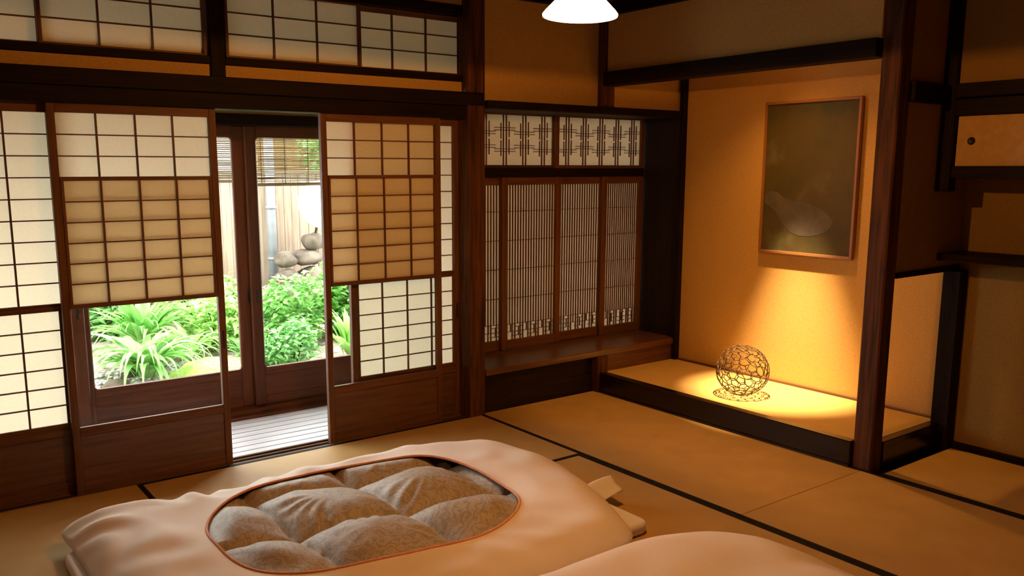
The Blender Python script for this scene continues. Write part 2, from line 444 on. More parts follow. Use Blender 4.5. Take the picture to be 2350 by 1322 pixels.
# ================================================================== SLIDING SCREENS
def shoji(label, x0, x1, y, raised, pull):
    """y = room-side face of the frame; the frame is 30 mm deep"""
    t = thing('shoji_panel', label, 'sliding door', ((x0 + x1) / 2, y + .015, 0))
    st = .033; ya, yb = y, y + .03
    xa, xb = x0 + st, x1 - st
    for a, b in ((x0, xa), (xb, x1)):
        s = box('stile', (a, b, ya, yb, -.008, 1.77), BROWN, t)
        if (pull == 'left' and a == x0) or (pull == 'right' and a != x0):
            box('finger_pull', ((a + b) / 2 - .006, (a + b) / 2 + .006, ya - .001, ya + .004, .60, .69), BLACK, s, 0)
    box('top_rail', (xa, xb, ya, yb, 1.723, 1.77), BROWN, t)
    box('bottom_rail', (xa, xb, ya, yb, -.008, .05), BROWN, t)
    box('middle_rail', (xa, xb, ya, yb, .27, .302), BROWN, t)
    box('lower_board', (xa, xb, ya + .008, ya + .016, .05, .27), BOARDW, t, 0)
    # fixed upper lattice
    sheet('paper', xa, xb, ya + .026, .866, 1.723, PAPER, t)
    box('lattice_rail', (xa, xb, ya + .014, yb, .858, .884), BROWN, t)
    cw = (xb - xa) / 4; rh = (1.723 - .884) / 9
    for i in range(1, 4): box('muntin', (xa + cw * i - .004, xa + cw * i + .004, ya + .014, ya + .025, .884, 1.723), BROWN, t, 0)
    for j in range(1, 9): box('muntin', (xa, xb, ya + .0145, ya + .0245, .884 + rh * j - .0028, .884 + rh * j + .0028), BROWN, t, 0)
    # glass
    sheet('glass', xa, xb, ya + .022, .302, .858, GLASS, t)
    box('glazing_bead', (xa, xb, ya + .004, ya + .019, .302, .312), BROWN, t, 0)
    # sliding sash
    z0 = .862 if raised else .313
    z1 = z0 + .585 if raised else .870
    q = box('sliding_sash', (xa + .001, xb - .001, ya - .001, ya + .012, z1 - .018, z1), BROWN, t, .001)
    box('sash_rail', (xa + .001, xb - .001, ya - .001, ya + .012, z0, z0 + .018), BROWN, q, .001)
    sw = .013
    for a in (xa + .001, xb - .001 - sw): box('sash_stile', (a, a + sw, ya - .001, ya + .012, z0 + .018, z1 - .018), BROWN, q, .001)
    sheet('sash_paper', xa + .002, xb - .002, ya + .0105, z0 + .01, z1 - .01, PAPER, q)
    hh = (z1 - z0 - .036) / 6
    for i in range(1, 4): box('sash_muntin', (xa + cw * i - .004, xa + cw * i + .004, ya, ya + .010, z0 + .018, z1 - .018), BROWN, q, 0)
    for j in range(1, 6): box('sash_muntin', (xa + sw, xb - sw, ya + .0005, ya + .0095, z0 + .018 + hh * j - .0028, z0 + .018 + hh * j + .0028), BROWN, q, 0)
    return t
shoji('paper sliding screen at the far left edge with its paper sash lowered', .065, .803, .045, False, None)
shoji('paper sliding screen left of the doorway, sash raised over clear glass', .764, 1.495, 0, True, 'right')
shoji('paper sliding screen right of the doorway, sash raised over part of its glass', 2.038, 2.772, 0, True, 'left')
shoji('paper sliding screen mostly hidden behind another, beside the brown corner post', 2.21, 2.925, .045, False, 'right')

def transom(label, x0, x1, y):
    t = thing('transom_screen', label, 'transom', ((x0 + x1) / 2, y, 2.006), 'paper transoms above the tie beam')
    z0, z1 = 2.006, 2.328
    for a in (x0, x1 - .016): box('stile', (a, a + .016, y, y + .025, z0, z1), BROWN, t)
    for a in (z0, z1 - .010): box('rail', (x0 + .016, x1 - .016, y, y + .025, a, a + .010), BROWN, t)
    xa, xb = x0 + .016, x1 - .016
    sheet('paper', xa, xb, y + .02, z0 + .006, z1 - .006, PAPER, t)
    for i in (1, 2):
        xx = xa + (xb - xa) * i / 3
        box('muntin', (xx - .004, xx + .004, y + .006, y + .019, z0 + .01, z1 - .01), BROWN, t, 0)
        zz = z0 + .01 + (z1 - z0 - .02) * i / 3
        box('muntin', (xa, xb, y + .0065, y + .0185, zz - .003, zz + .003), BROWN, t, 0)
transom('paper transom screen at the top left edge', .075, .777, .04)
transom('paper transom screen just left of the dark strut', .761, 1.475, .012)
transom('paper transom screen just right of the dark strut', 1.566, 2.292, .012)
transom('paper transom screen next to the brown corner post', 2.268, 2.943, .04)

# ---- study alcove window
t = thing('desk_board', 'long brown desk board along the study alcove', 'shelf', (3.9, .13, .24))
box('board', (3.043, 4.73, -.07, .36, .242, .284), DESKW, t, .004)
def study_sash(label, x0, x1, y, nsl):
    t = thing('study_window_sash', label, 'window', ((x0 + x1) / 2, y, .284), 'lattice sashes of the study alcove')
    z0, z1 = .286, 1.425
    st = .05
    for a in (x0, x1 - st): box('stile', (a, a + st, y, y + .022, z0, z1), BROWN, t)
    xa, xb = x0 + st, x1 - st
    box('top_rail', (xa, xb, y, y + .022, 1.375, z1), BROWN, t)
    box('bottom_rail', (xa, xb, y, y + .022, z0, .352), BROWN, t)
    sheet('paper', xa, xb, y + .018, .35, 1.377, PAPERS, t)
    d = (xb - xa) / (nsl + 1)
    for i in range(nsl):
        xx = xa + d * (i + 1)
        lo = .352 if i % 3 else .458
        box('slat', (xx - .0028, xx + .0028, y + .006, y + .016, lo, 1.375), BROWN, t, 0)
    for z in (1.205, 1.016, .826, .632): box('crossbar', (xa, xb, y + .004, y + .014, z - .002, z + .002), BROWN, t, 0)
    bm = bmesh.new()
    seg = (xb - xa) / 3
    for k, z in enumerate((.458, .438, .406, .378)):
        for q in range(3):
            a = xa + seg * (q + (0, .45, 0, .3)[k]); b = min(xb, a + seg * (1, .5, 1, .7)[k])
            bmbox(bm, a, b, y + .004, y + .015, z - .0014, z + .0014)
    for q in range(6):
        a = xa + seg * (q * .5 + .22)
        lo, hi = (.378, .438) if q % 2 else (.406, .458)
        bmbox(bm, a - .0014, a + .0014, y + .004, y + .015, lo, hi)
    meshobj('fret_pattern', bm, BROWN[0], t, False, kind='stuff')
study_sash('vertical lattice sash of the study alcove half hidden by the brown corner post', 3.045, 3.488, .322, 14)
study_sash('vertical lattice sash of the study alcove, first whole one from its corner post', 3.434, 3.940, .298, 17)
study_sash('vertical lattice sash of the study alcove, second from its dark boarded cheek', 3.886, 4.368, .322, 16)
study_sash('vertical lattice sash of the study alcove touching its dark boarded cheek', 4.318, 4.728, .298, 14)
def fret_transom(label, x0, x1, y):
    t = thing('lattice_transom', label, 'transom', ((x0 + x1) / 2, y, 1.485), 'lattice transoms of the study alcove')
    z0, z1 = 1.481, 1.833
    for a in (x0, x1 - .035): box('stile', (a, a + .035, y, y + .02, z0, z1), BROWN, t)
    box('rail', (x0 + .035, x1 - .035, y, y + .02, z0, z0 + .022), BROWN, t)
    box('rail', (x0 + .035, x1 - .035, y, y + .02, z1 - .012, z1), BROWN, t)
    xa, xb = x0 + .035, x1 - .035
    sheet('paper', xa, xb, y + .016, z0 + .01, z1 - .006, PAPERS, t)
    n = 5
    for i in range(n):
        xx = xa + (xb - xa) * (i + .5) / n
        for s in (-.012, .012): box('upright_bar', (xx + s - .0022, xx + s + .0022, y + .004, y + .014, z0 + .022, z1 - .012), BROWN, t, 0)
    for r, zc in enumerate((1.61, 1.72)):
        for i in range(n):
            xx = xa + (xb - xa) * (i + .5) / n
            dz = .012 if (i + r) % 2 else -.012
            for s in (-.008, .008):
                box('level_bar', (max(xa, xx - (xb - xa) / n * .52), min(xb, xx + (xb - xa) / n * .52), y + .002, y + .012, zc + dz + s - .002, zc + dz + s + .002), BROWN, t, 0)
            box('short_bar', (xx - .034, xx - .0315, y + .002, y + .012, zc - .05, zc + .05), BROWN, t, 0)
            box('short_bar', (xx + .0315, xx + .034, y + .002, y + .012, zc - .04, zc + .06), BROWN, t, 0)
fret_transom('fretted lattice transom of the study alcove next to the brown corner post', 3.045, 3.915, .322)
fret_transom('fretted lattice transom of the study alcove next to its dark cheek', 3.882, 4.728, .30)

# ================================================================== GLASS VERANDA DOORS
def glass_door(label, x0, x1, y, sl=.072, sr=.072):
    t = thing('glass_door', label, 'glass door', ((x0 + x1) / 2, y, 0), 'glazed veranda doors')
    for a, b in ((x0, x0 + sl), (x1 - sr, x1)):
        s = box('stile', (a, b, y, y + .03, 0, 1.735), DOORW, t, .006)
        box('finger_pull', ((a + b) / 2 - .007, (a + b) / 2 + .007, y - .001, y + .004, .66, .74), BLACK, s, 0)
    xa, xb = x0 + sl, x1 - sr
    box('top_rail', (xa, xb, y, y + .03, 1.665, 1.735), DOORW, t)
    box('middle_rail', (xa, xb, y, y + .03, .195, .243), DOORW, t)
    box('bottom_rail', (xa, xb, y, y + .03, 0, .06), DOORW, t)
    box('lower_board', (xa, xb, y + .01, y + .018, .06, .195), DOORW, t, 0)
    sheet('glass_pane', xa, xb, y + .015, .243, 1.665, GLASS, t)
    bm = bmesh.new()                                   # rounded fillets in the corners of the pane
    for cx, sx in ((xa, 1), (xb, -1)):
        for cz, sz in ((.243, 1), (1.665, -1)):
            r = .018
            pts = [(cx, cz)] + [(cx + sx * r * (1 - math.sin(a)), cz + sz * r * (1 - math.cos(a))) for a in [k * math.pi / 8 for k in range(5)]]
            f = [bm.verts.new((p[0], y + .004, p[1])) for p in pts]
            g = [bm.verts.new((p[0], y + .026, p[1])) for p in pts]
            n = len(pts)
            bm.faces.new(f); bm.faces.new(g[::-1])
            for k in range(n): bm.faces.new((f[k], g[k], g[(k + 1) % n], f[(k + 1) % n]))
    bmesh.ops.recalc_face_normals(bm, faces=bm.faces[:])
    meshobj('corner_fillet', bm, DOORW[0], t, False)
glass_door('glazed veranda door mostly hidden behind the far left paper screen', .06, 1.03, .945)
glass_door('glazed veranda door with the strap leaved clump behind its pane', .99, 2.04, .976, .072, .125)
glass_door('glazed veranda door with the pale fence and bush behind its pane', 1.985, 2.93, .945)

# ================================================================== PICTURE ALCOVE
t = thing('alcove_platform', 'raised platform of the picture alcove with dark lacquered edge', 'platform', (4.35, -1.0, 0))
box('front_sill', (3.972, 4.03, -1.887, -.076, .012, .134), LACQ, t, .004)
box('plinth', (3.968, 4.03, -1.887, -.076, 0, .012), LINEW, t, .002)
box('side_sill', (4.10, 4.645, -1.99, -1.935, 0, .134), LACQ, t, .004)
box('matting', (4.03, 4.715, -1.935, -.056, .06, .130), TATA, t, .002)

# framed painting on the back wall
t = thing('framed_painting', 'framed olive painting with a grey rounded shape on the alcove wall', 'painting', (4.70, -1.06, .955))
y0, y1, z0, z1 = -1.392, -.748, .957, 1.886
xf = 4.694
fw = .017
box('frame_side', (xf, 4.722, y0, y0 + fw, z0, z1), FRAMEW, t); box('frame_side', (xf, 4.722, y1 - fw, y1, z0, z1), FRAMEW, t)
box('frame_rail', (xf, 4.722, y0 + fw, y1 - fw, z0, z0 + fw), FRAMEW, t); box('frame_rail', (xf, 4.722, y0 + fw, y1 - fw, z1 - fw, z1), FRAMEW, t)
cv = box('canvas', (xf + .010, 4.718, y0 + fw, y1 - fw, z0 + fw, z1 - fw), PAINT, t, 0)
pts = [(.015, .615), (.09, .588), (.16, .595), (.24, .632), (.40, .655), (.54, .668), (.66, .70), (.76, .745), (.80, .775), (.785, .81), (.74, .845), (.66, .872), (.56, .886), (.44, .888), (.34, .87), (.26, .83), (.20, .775), (.14, .725), (.04, .68), (.015, .655)]
bm = bmesh.new()
f0, f1 = [], []
for u, v in pts:
    yy = (y1 - fw) + ((y0 + fw) - (y1 - fw)) * u; zz = (z1 - fw) + ((z0 + fw) - (z1 - fw)) * v
    f0.append(bm.verts.new((xf + .0088, yy, zz))); f1.append(bm.verts.new((xf + .0104, yy, zz)))
bm.faces.new(f0); bm.faces.new(f1[::-1])
for k in range(len(pts)): bm.faces.new((f0[k], f1[k], f1[(k + 1) % len(pts)], f0[(k + 1) % len(pts)]))
bmesh.ops.recalc_face_normals(bm, faces=bm.faces[:])
meshobj('painted_shape', bm, PATCH, t, False)

# openwork sphere
sr = .152; sc = Vector((4.285, -.985, .131 + sr))
t = thing('openwork_sphere', 'round openwork ball of linked wire rings on the alcove platform', 'ornament', (sc.x, sc.y, .131))
rs = random.Random(3)
bm = bmesh.new()
npt = 118
for i in range(npt):
    z = 1 - 2 * (i + .5) / npt; a = i * 2.399963 + rs.uniform(-.16, .16); z = max(-.995, min(.995, z + rs.uniform(-.015, .015)))
    q = math.sqrt(1 - z * z)
    bm.verts.new((q * math.cos(a), q * math.sin(a), z))
bmesh.ops.convex_hull(bm, input=bm.verts[:])
bmesh.ops.triangulate(bm, faces=bm.faces[:])
bm.faces.index_update()
cen = {}
def dent(n):
    r = sr * (1 + .012 * math.sin(5 * n.x + 3 * n.z) - .07 * max(0, 1 - (n - Vector((-.2, -.15, .96)).normalized()).length * 2.2))
    return Vector((n.x * r * 1.01, n.y * r * 1.01, n.z * sr * (r / sr)))
for f in bm.faces:
    c = f.calc_center_median().normalized(); cen[f.index] = c
wb = bmesh.new()
for e in bm.edges:
    if len(e.link_faces) == 2:
        a, b = [cen[f.index] for f in e.link_faces]
        m1 = (a * 2 + b).normalized(); m2 = (a + b * 2).normalized()
        tube(wb, [sc + dent(a), sc + dent(m1), sc + dent(m2), sc + dent(b)], .0030, 5)
bm.free()
meshobj('wire_lattice', wb, METAL, t)

# recessed lamp over the alcove
t = thing('alcove_downlight', 'small downlight hidden above the picture alcove beam', 'lamp', (4.2, -1.06, 2.42))
bm = bmesh.new(); lathe(bm, [(.030, 2.42), (.040, 2.40), (.046, 2.375), (.043, 2.375), (.036, 2.402)], (4.2, -1.06), 24)
meshobj('reflector', bm, BLACK, t)
bm = bmesh.new(); lathe(bm, [(.0001, 2.4085), (.022, 2.4085), (.024, 2.414)], (4.2, -1.06), 20)
meshobj('bulb_face', bm, SPOTE, t)

# ================================================================== CUPBOARD BAY
t = thing('wall_cupboard', 'high wall cupboard with tan paper sliding doors in the right bay', 'cupboard', (4.58, -2.66, 1.435))
box('bottom_board', (4.412, 4.728, -3.275, -2.052, 1.435, 1.493), DARK, t)
box('top_board', (4.465, 4.728, -3.275, -2.0, 1.73, 1.75), DARK, t, 0)
for k, (a, b) in enumerate(((-2.664, -2.055), (-3.27, -2.66))):
    xx = 4.438 + .014 * k
    d = box('door', (xx, xx + .012, a, b, 1.494, 1.733), FUSUMA, t, .001)
    bm = bmesh.new()
    yc = b - .068 if k == 0 else a + .068
    lathe(bm, [(.0001, 0), (.013, 0), (.016, .003), (.018, .003), (.019, 0)], (0, 0), 24)
    bmesh.ops.transform(bm, matrix=Matrix.Translation((xx - .0005, yc, 1.613)) @ Matrix.Rotation(-math.pi / 2, 4, 'Y'), verts=bm.verts[:])
    meshobj('round_pull', bm, BLACK, d)
t = thing('display_shelf', 'dark floating shelf under the high wall cupboard', 'shelf', (4.6, -2.64, 1.02))
box('board', (4.485, 4.728, -3.275, -1.985, 1.022, 1.058), DARK, t)

# ================================================================== PENDANT LAMP
LX, LY, LZ = 2.11, -1.89, 1.991
t = thing('pendant_lamp', 'glowing white cone pendant lamp hanging from the ceiling', 'lamp', (LX, LY, LZ))
bm = bmesh.new()
lathe(bm, [(.122, LZ + .002), (.1265, LZ), (.1275, LZ + .006), (.118, LZ + .018), (.075, LZ + .062), (.036, LZ + .100), (.030, LZ + .115), (.027, LZ + .115), (.033, LZ + .097), (.072, LZ + .056), (.115, LZ + .012), (.122, LZ + .002)], (LX, LY), 56)
bmesh.ops.rotate(bm, cent=(LX, LY, LZ), matrix=Matrix.Rotation(.03, 3, 'Y'), verts=bm.verts[:])
meshobj('shade', bm, MILK, t)
bm = bmesh.new(); lathe(bm, [(.029, LZ + .113), (.029, LZ + .16), (.012, LZ + .175), (.004, LZ + .19)], (LX, LY), 20)
meshobj('socket', bm, BLACK, t)
bm = bmesh.new(); tube(bm, [(LX, LY, LZ + .18), (LX, LY, 2.47)], .0035, 8)
meshobj('cord', bm, BLACK, t)
bm = bmesh.new(); lathe(bm, [(.004, 2.455), (.04, 2.47), (.045, 2.5)], (LX, LY), 24, cap0=True)
meshobj('ceiling_rose', bm, BLACK, t)
bm = bmesh.new(); lathe(bm, [(.0001, LZ + .034), (.012, LZ + .037), (.026, LZ + .052), (.029, LZ + .066), (.022, LZ + .085), (.014, LZ + .1)], (LX, LY), 20)
meshobj('bulb', bm, BULB, t)

# ================================================================== FUTONS
def sstep(a, b, x):
    u = max(0, min(1, (x - a) / (b - a))); return u * u * (3 - 2 * u)
def nz(x, y, s, seed=0): return noise.noise(Vector((x * s + seed, y * s - seed, seed * .37)))
HC, HA, HB = (1.600, -1.250), .603, .49       # oval window in the cover
def hole_r(th):
    n = 2.6
    return 1 / ((abs(math.cos(th)) / HA) ** n + (abs(math.sin(th)) / HB) ** n) ** (1 / n)
def quilt_h(x, y):
    """puffy pockets between the stitched seams"""
    xs = x + .05 * (y + 1.4) + .012 * nz(x, y, 3, 5); ys = y + .10 * (x - 1.5) + .012 * nz(x, y, 3, 9)
    u = ((xs - .855) / .44) % 1; v = ((ys + 1.695) / .40) % 1
    p = (max(0, math.sin(math.pi * u)) ** .38) * (max(0, math.sin(math.pi * v)) ** .38)
    ed = 1 - p
    ang = math.atan2(v - .5, u - .5)
    wr = .009 * ed * (1 - ed) * 4 * math.sin(ang * 13 + 7 * nz(x, y, 5, 2)) * max(0, .15 + 1.6 * nz(x, y, 4.5, 3))
    return .080 + .104 * p + wr + .016 * nz(x, y, 5, 4) + .004 * nz(x, y, 16, 4)
def cover_h(x, y, ed, sd):
    """ed = 0 at the outline, 1 well inside"""
    h = .085 * (1 - (1 - min(1, ed)) ** 2.6)
    h += .010 * math.sin(34 * (x * .8 + y * .35) + 9 * nz(x, y, 2.4, sd + 7)) * max(0, nz(x, y, 1.9, sd + 11)) * sstep(0, .12, ed) * sstep(1.6, .4, ed) * 2
    h += (.022 * nz(x, y, 2.1, sd) + .010 * nz(x, y, 6, sd + 3)) * sstep(0, .5, ed)
    return h
def futon_cover(name, label, cs, sd, hole):
    cx = (min(c[0] for c in cs) + max(c[0] for c in cs)) / 2; cy = (min(c[1] for c in cs) + max(c[1] for c in cs)) / 2
    t = thing(name, label, 'quilt', (cx, cy, .06))
    NT = 240
    pts = []
    n = len(cs)
    for i in range(n):
        p0, p1, p2, p3 = [Vector(cs[(i + d) % n]) for d in (-1, 0, 1, 2)]
        for q in range(30):
            u = q / 30
            pts.append(.5 * ((2 * p1) + (p2 - p0) * u + (2 * p0 - 5 * p1 + 4 * p2 - p3) * u * u + (3 * p1 - p0 - 3 * p2 + p3) * u ** 3))
    acc = [0]
    for p, q in zip(pts, pts[1:] + pts[:1]): acc.append(acc[-1] + (q - p).length)
    outs = []; i = 0
    for k in range(NT):
        d = acc[-1] * k / NT
        while acc[i + 1] < d: i += 1
        p, q = pts[i], pts[(i + 1) % len(pts)]
        p = p.lerp(q, (d - acc[i]) / max(1e-9, acc[i + 1] - acc[i]))
        outs.append((p.x, p.y))
    hc = HC if hole else (cx, cy)
    bm = bmesh.new(); rings = []
    M = 30
    inner = []
    for k in range(NT):
        X, Yv = outs[k]
        th = math.atan2(Yv - hc[1], X - hc[0])
        r0 = hole_r(th) if hole else .02
        inner.append((hc[0] + r0 * math.cos(th), hc[1] + r0 * math.sin(th), th))
    def H(x, y, f, L):
        e = (1 - f) * L / .23
        h = .07 + cover_h(x, y, e, sd)
        if not hole: h += .02
        if hole:
            g = sstep(.34, 0, f)
            h = h * (1 - g) + g * (.150 + .03 * nz(x, y, 2.6, 8))
            # tugs running from the corners to the window
            h += .012 * math.sin(18 * math.atan2(y - hc[1], x - hc[0]) + 6 * nz(x, y, 2, 3)) * sstep(0, .3, f) * sstep(1, .5, f) * (.3 + max(0, nz(x, y, 1.7, 12)))
        else:
            h += .012 * math.sin(9 * (x + .5 * y) + 5 * nz(x, y, 1.5, 3)) * sstep(0, .25, f) * sstep(1, .6, f) * (.3 + max(0, nz(x, y, 1.3, 12)))
        return h
    for j in range(M + 1):
        f = (j / M) ** .85
        ring = []
        for k in range(NT):
            ix, iy, th = inner[k]; ox, oy = outs[k]
            L = math.hypot(ox - ix, oy - iy)
            x = ix + (ox - ix) * f; y = iy + (oy - iy) * f
            ring.append(bm.verts.new((x, y, max(.07, H(x, y, f, L)))))
        rings.append(ring)
    # underside lip and bottom
    for s, z in ((.996, .058), (.93, .054)):
        rings.append([bm.verts.new((cx + (o[0] - cx) * s, cy + (o[1] - cy) * s, z)) for o in outs])
    for A, B in zip(rings, rings[1:]):
        for k in range(NT): bm.faces.new((A[k], B[k], B[(k + 1) % NT], A[(k + 1) % NT]))
    bm.faces.new(rings[-1])
    if not hole: bm.faces.new(rings[0][::-1])
    rim = [v.co.copy() for v in rings[0]]
    bmesh.ops.recalc_face_normals(bm, faces=bm.faces[:])
    meshobj('cover', bm, COTTON, t)
    if hole:
        bm = bmesh.new(); tube(bm, [p + Vector((0, 0, .001)) for p in rim], .0055, 7, True)
        meshobj('piping', bm, PIPING, t)
        bm = bmesh.new(); G = {}
        n1, n2 = 132, 100
        for i in range(n1 + 1):
            for j in range(n2 + 1):
                a = -1 + 2 * i / n1; b = -1 + 2 * j / n2
                # square to superellipse
                x = HC[0] + HA * 1.05 * a; y = HC[1] + HB * 1.05 * b
                rr = math.hypot(x - HC[0], y - HC[1]); th = math.atan2(y - HC[1], x - HC[0])
                q = rr / hole_r(th)
                if q > 1.10: continue
                h = quilt_h(x, y)
                rim_h = .150 + .03 * nz(x, y, 2.6, 8)
                g = sstep(.80, 1.0, q)
                h = h * (1 - g) + min(h, rim_h - .004) * g
                if q > .985: h = min(h, rim_h - .008 - (q - .985) * .25)
                G[i, j] = bm.verts.new((x, y, h))
        for i in range(n1):
            for j in range(n2):
                c = [G.get((i, j)), G.get((i + 1, j)), G.get((i + 1, j + 1)), G.get((i, j + 1))]
                if all(c): bm.faces.new(c)
        meshobj('inset_quilt', bm, DAMASK, t)
    return t
futon_cover('futon_quilt', 'white futon quilt with an oval window onto patterned wadding', [(.600, -.585), (.66, -.570), (.9, -.575), (1.24, -.585), (1.6, -.525), (2.06, -.565), (2.33, -.625), (2.57, -.765), (2.675, -1.10), (2.615, -1.45), (2.49, -1.76), (2.36, -1.96), (2.10, -2.0), (1.5, -1.985), (.9, -1.99), (.61, -1.985), (.60, -1.6), (.605, -1.1), (.60, -.74), (.592, -.64)], 1.3, True)
futon_cover('futon_quilt', 'plain white futon quilt at the bottom edge of the photo', [(.60, -2.04), (1.2, -2.025), (1.8, -2.02), (2.28, -2.03), (2.52, -2.11), (2.67, -2.30), (2.72, -2.62), (2.74, -3.0), (2.70, -3.42), (2.3, -3.47), (1.2, -3.46), (.62, -3.45), (.60, -3.0), (.60, -2.5)], 4.1, False)

def mattress(label, x0, x1, y0, y1):
    t = thing('futon_mattress', label, 'mattress', ((x0 + x1) / 2, (y0 + y1) / 2, 0))
    bm = bmesh.new()
    bmesh.ops.create_cube(bm, size=1, matrix=Matrix.Translation(((x0 + x1) / 2, (y0 + y1) / 2, .028)) @ Matrix.Diagonal((x1 - x0, y1 - y0, .052, 1)))
    vert = [e for e in bm.edges if abs(e.verts[0].co.z - e.verts[1].co.z) > .02]
    bmesh.ops.bevel(bm, geom=vert, offset=.05, segments=6, affect='EDGES', profile=.5)
    bmesh.ops.bevel(bm, geom=[e for e in bm.edges if abs(e.verts[0].co.z - e.verts[1].co.z) < .001], offset=.018, segments=4, affect='EDGES', profile=.5)
    meshobj('pad', bm, SHEET, t)
    return t
m1 = mattress('white futon mattress under the quilt with the oval window', .572, 2.585, -1.85, -.74)
m2 = mattress('white futon mattress under the plain quilt', .66, 2.79, -3.35, -2.20)
# loose folded corner of the sheet
bm = bmesh.new()
n = 14
V = {}
for i in range(n + 1):
    for j in range(n + 1):
        u, v = i / n, j / n
        x = 2.42 + .27 * u; y = -1.36 - .22 * v - .10 * u * (1 - v)
        z = .066 + .05 * math.sin(math.pi * v) * (.35 + .65 * u) + .012 * math.sin(9 * v + 5 * u)
        V[i, j] = bm.verts.new((x, y, z))
for i in range(n):
    for j in range(n): bm.faces.new((V[i, j], V[i + 1, j], V[i + 1, j + 1], V[i, j + 1]))
ret = bmesh.ops.extrude_face_region(bm, geom=bm.faces[:])
bmesh.ops.translate(bm, verts=[g for g in ret['geom'] if isinstance(g, bmesh.types.BMVert)], vec=(0, 0, -.006))
bmesh.ops.recalc_face_normals(bm, faces=bm.faces[:])
meshobj('sheet_corner', bm, SHEET, m1)

# ================================================================== GARDEN
GZ = -.22
bm = bmesh.new()
nx, ny = 60, 50; V = {}
for i in range(nx + 1):
    for j in range(ny + 1):
        x = -2.5 + 10 * i / nx; y = 1.02 + 6.5 * j / ny
        z = GZ + .10 * sstep(2.8, 4.2, y) + .05 * nz(x, y, 1.1, 2) + .02 * nz(x, y, 5, 6)
        V[i, j] = bm.verts.new((x, y, z))
for i in range(nx):
    for j in range(ny): bm.faces.new((V[i, j], V[i + 1, j], V[i + 1, j + 1], V[i, j + 1]))
g = meshobj('ground', bm, SOIL); g['kind'] = 'structure'
def gz(x, y): return GZ + .10 * sstep(2.8, 4.2, y) + .05 * nz(x, y, 1.1, 2) + .02 * nz(x, y, 5, 6)

def rock_bm(bm, c, s, seed, sub=2):
    tmp = bmesh.new(); bmesh.ops.create_icosphere(tmp, subdivisions=sub, radius=1)
    idx = {}
    for v in tmp.verts:
        k = 1 + .28 * noise.noise(v.co * 1.3 + Vector((seed, seed * 2, 0))) + .08 * noise.noise(v.co * 4 + Vector((seed, 0, 3)))
        idx[v] = bm.verts.new((c[0] + v.co.x * k * s[0], c[1] + v.co.y * k * s[1], c[2] + v.co.z * k * s[2]))
    for f in tmp.faces: bm.faces.new([idx[v] for v in f.verts])
    tmp.free()
# loose gravel: nobody could count it
bm = bmesh.new(); rg = random.Random(11)
for k in range(900):
    x = rg.uniform(1.1, 2.35); y = rg.uniform(2.2, 3.3)
    r = rg.uniform(.010, .028)
    rock_bm(bm, (x, y, gz(x, y) + r * .2), (r * 1.3, r, r * .6), k * .7, 1)
g = meshobj('gravel_bed', bm, GRAVEL, None, True, None, 'stuff')
prop(g, 'loose pale gravel in front of the strap leaved clump', 'gravel')
for k, (x, y, r, lab) in enumerate([(1.57, 2.80, .075, 'rounded pale stone in the gravel at the lower left of the garden'), (1.86, 2.62, .055, 'small flat stone in the gravel nearest the glass door'), (1.72, 3.12, .06, 'half buried stone under the strap leaved clump')]):
    bm = bmesh.new(); rock_bm(bm, (x, y, gz(x, y) + r * .3), (r * 1.3, r, r * .7), 20 + k * 3)
    o = meshobj('garden_stone', bm, STONE, None, True, (x, y, gz(x, y))); prop(o, lab, 'stone', 'stones in the gravel')

# moss mound
bm = bmesh.new(); rock_bm(bm, (2.40, 2.88, gz(2.40, 2.88) - .03), (.42, .26, .15), 4.2, 4)
for v in bm.verts: v.co.z += .012 * noise.noise(v.co * 22)
o = meshobj('moss_mound', bm, MOSS, None, True, (2.40, 2.88, gz(2.40, 2.88))); prop(o, 'bright yellow green moss mound behind the glass door', 'moss')

# strap leaves
def strap_mesh(name, L, W, bend, lift, mat, seg=9):
    bm = bmesh.new(); rows = []
    a = R(lift); x = z = 0.0
    for i in range(seg + 1):
        u = i / seg
        wd = W * (.45 + .55 * math.sin(math.pi * min(1, u * 1.15 + .12))) * (1 - u ** 4)
        wd = max(wd, .0012)
        rows.append([bm.verts.new((x, -wd, z + wd * .35)), bm.verts.new((x, 0, z)), bm.verts.new((x, wd, z + wd * .35))])
        a -= R(bend) / seg * (.4 + 1.2 * u)
        x += L / seg * math.cos(a); z += L / seg * math.sin(a)
    for A, B in zip(rows, rows[1:]):
        bm.faces.new((A[0], A[1], B[1], B[0])); bm.faces.new((A[1], A[2], B[2], B[1]))
    me = bpy.data.meshes.new(name); bm.to_mesh(me); bm.free(); me.materials.append(mat)
    for p in me.polygons: p.use_smooth = True
    return me
def clump(name, label, x, y, n, L, W, mat, seed, zoff=0, lift=(48, 85), bend=(70, 135)):
    rr = random.Random(seed)
    z0 = gz(x, y) + zoff
    t = thing(name, label, 'plant', (x, y, z0))
    ms = [strap_mesh('leaf', L * rr.uniform(.75, 1.15), W * rr.uniform(.8, 1.2), rr.uniform(*bend), rr.uniform(*lift), mat) for _ in range(9)]
    for k in range(n):
        a = k * 2.399963 + rr.uniform(-.3, .3); d = rr.uniform(0, .09)
        o = bpy.data.objects.new('leaf', rr.choice(ms)); COL.objects.link(o); o.parent = t
        o.location = (d * math.cos(a), d * math.sin(a), rr.uniform(-.02, .07))
        o.rotation_euler = (rr.uniform(-.25, .25), rr.uniform(-.25, .12), a)
    return t
clump('strap_leaf_plant', 'large strap leaved clump arching over the gravel', 1.84, 2.98, 92, .62, .031, LEAF, 2, .04, (48, 86), (100, 160))
clump('strap_leaf_plant', 'strap leaved clump behind the large arching clump', 2.02, 3.72, 80, .62, .026, LEAF, 5, .06)
clump('strap_leaf_plant', 'strap leaved clump seen in the narrow left glass strip', 1.12, 3.30, 50, .42, .022, LEAF, 8)
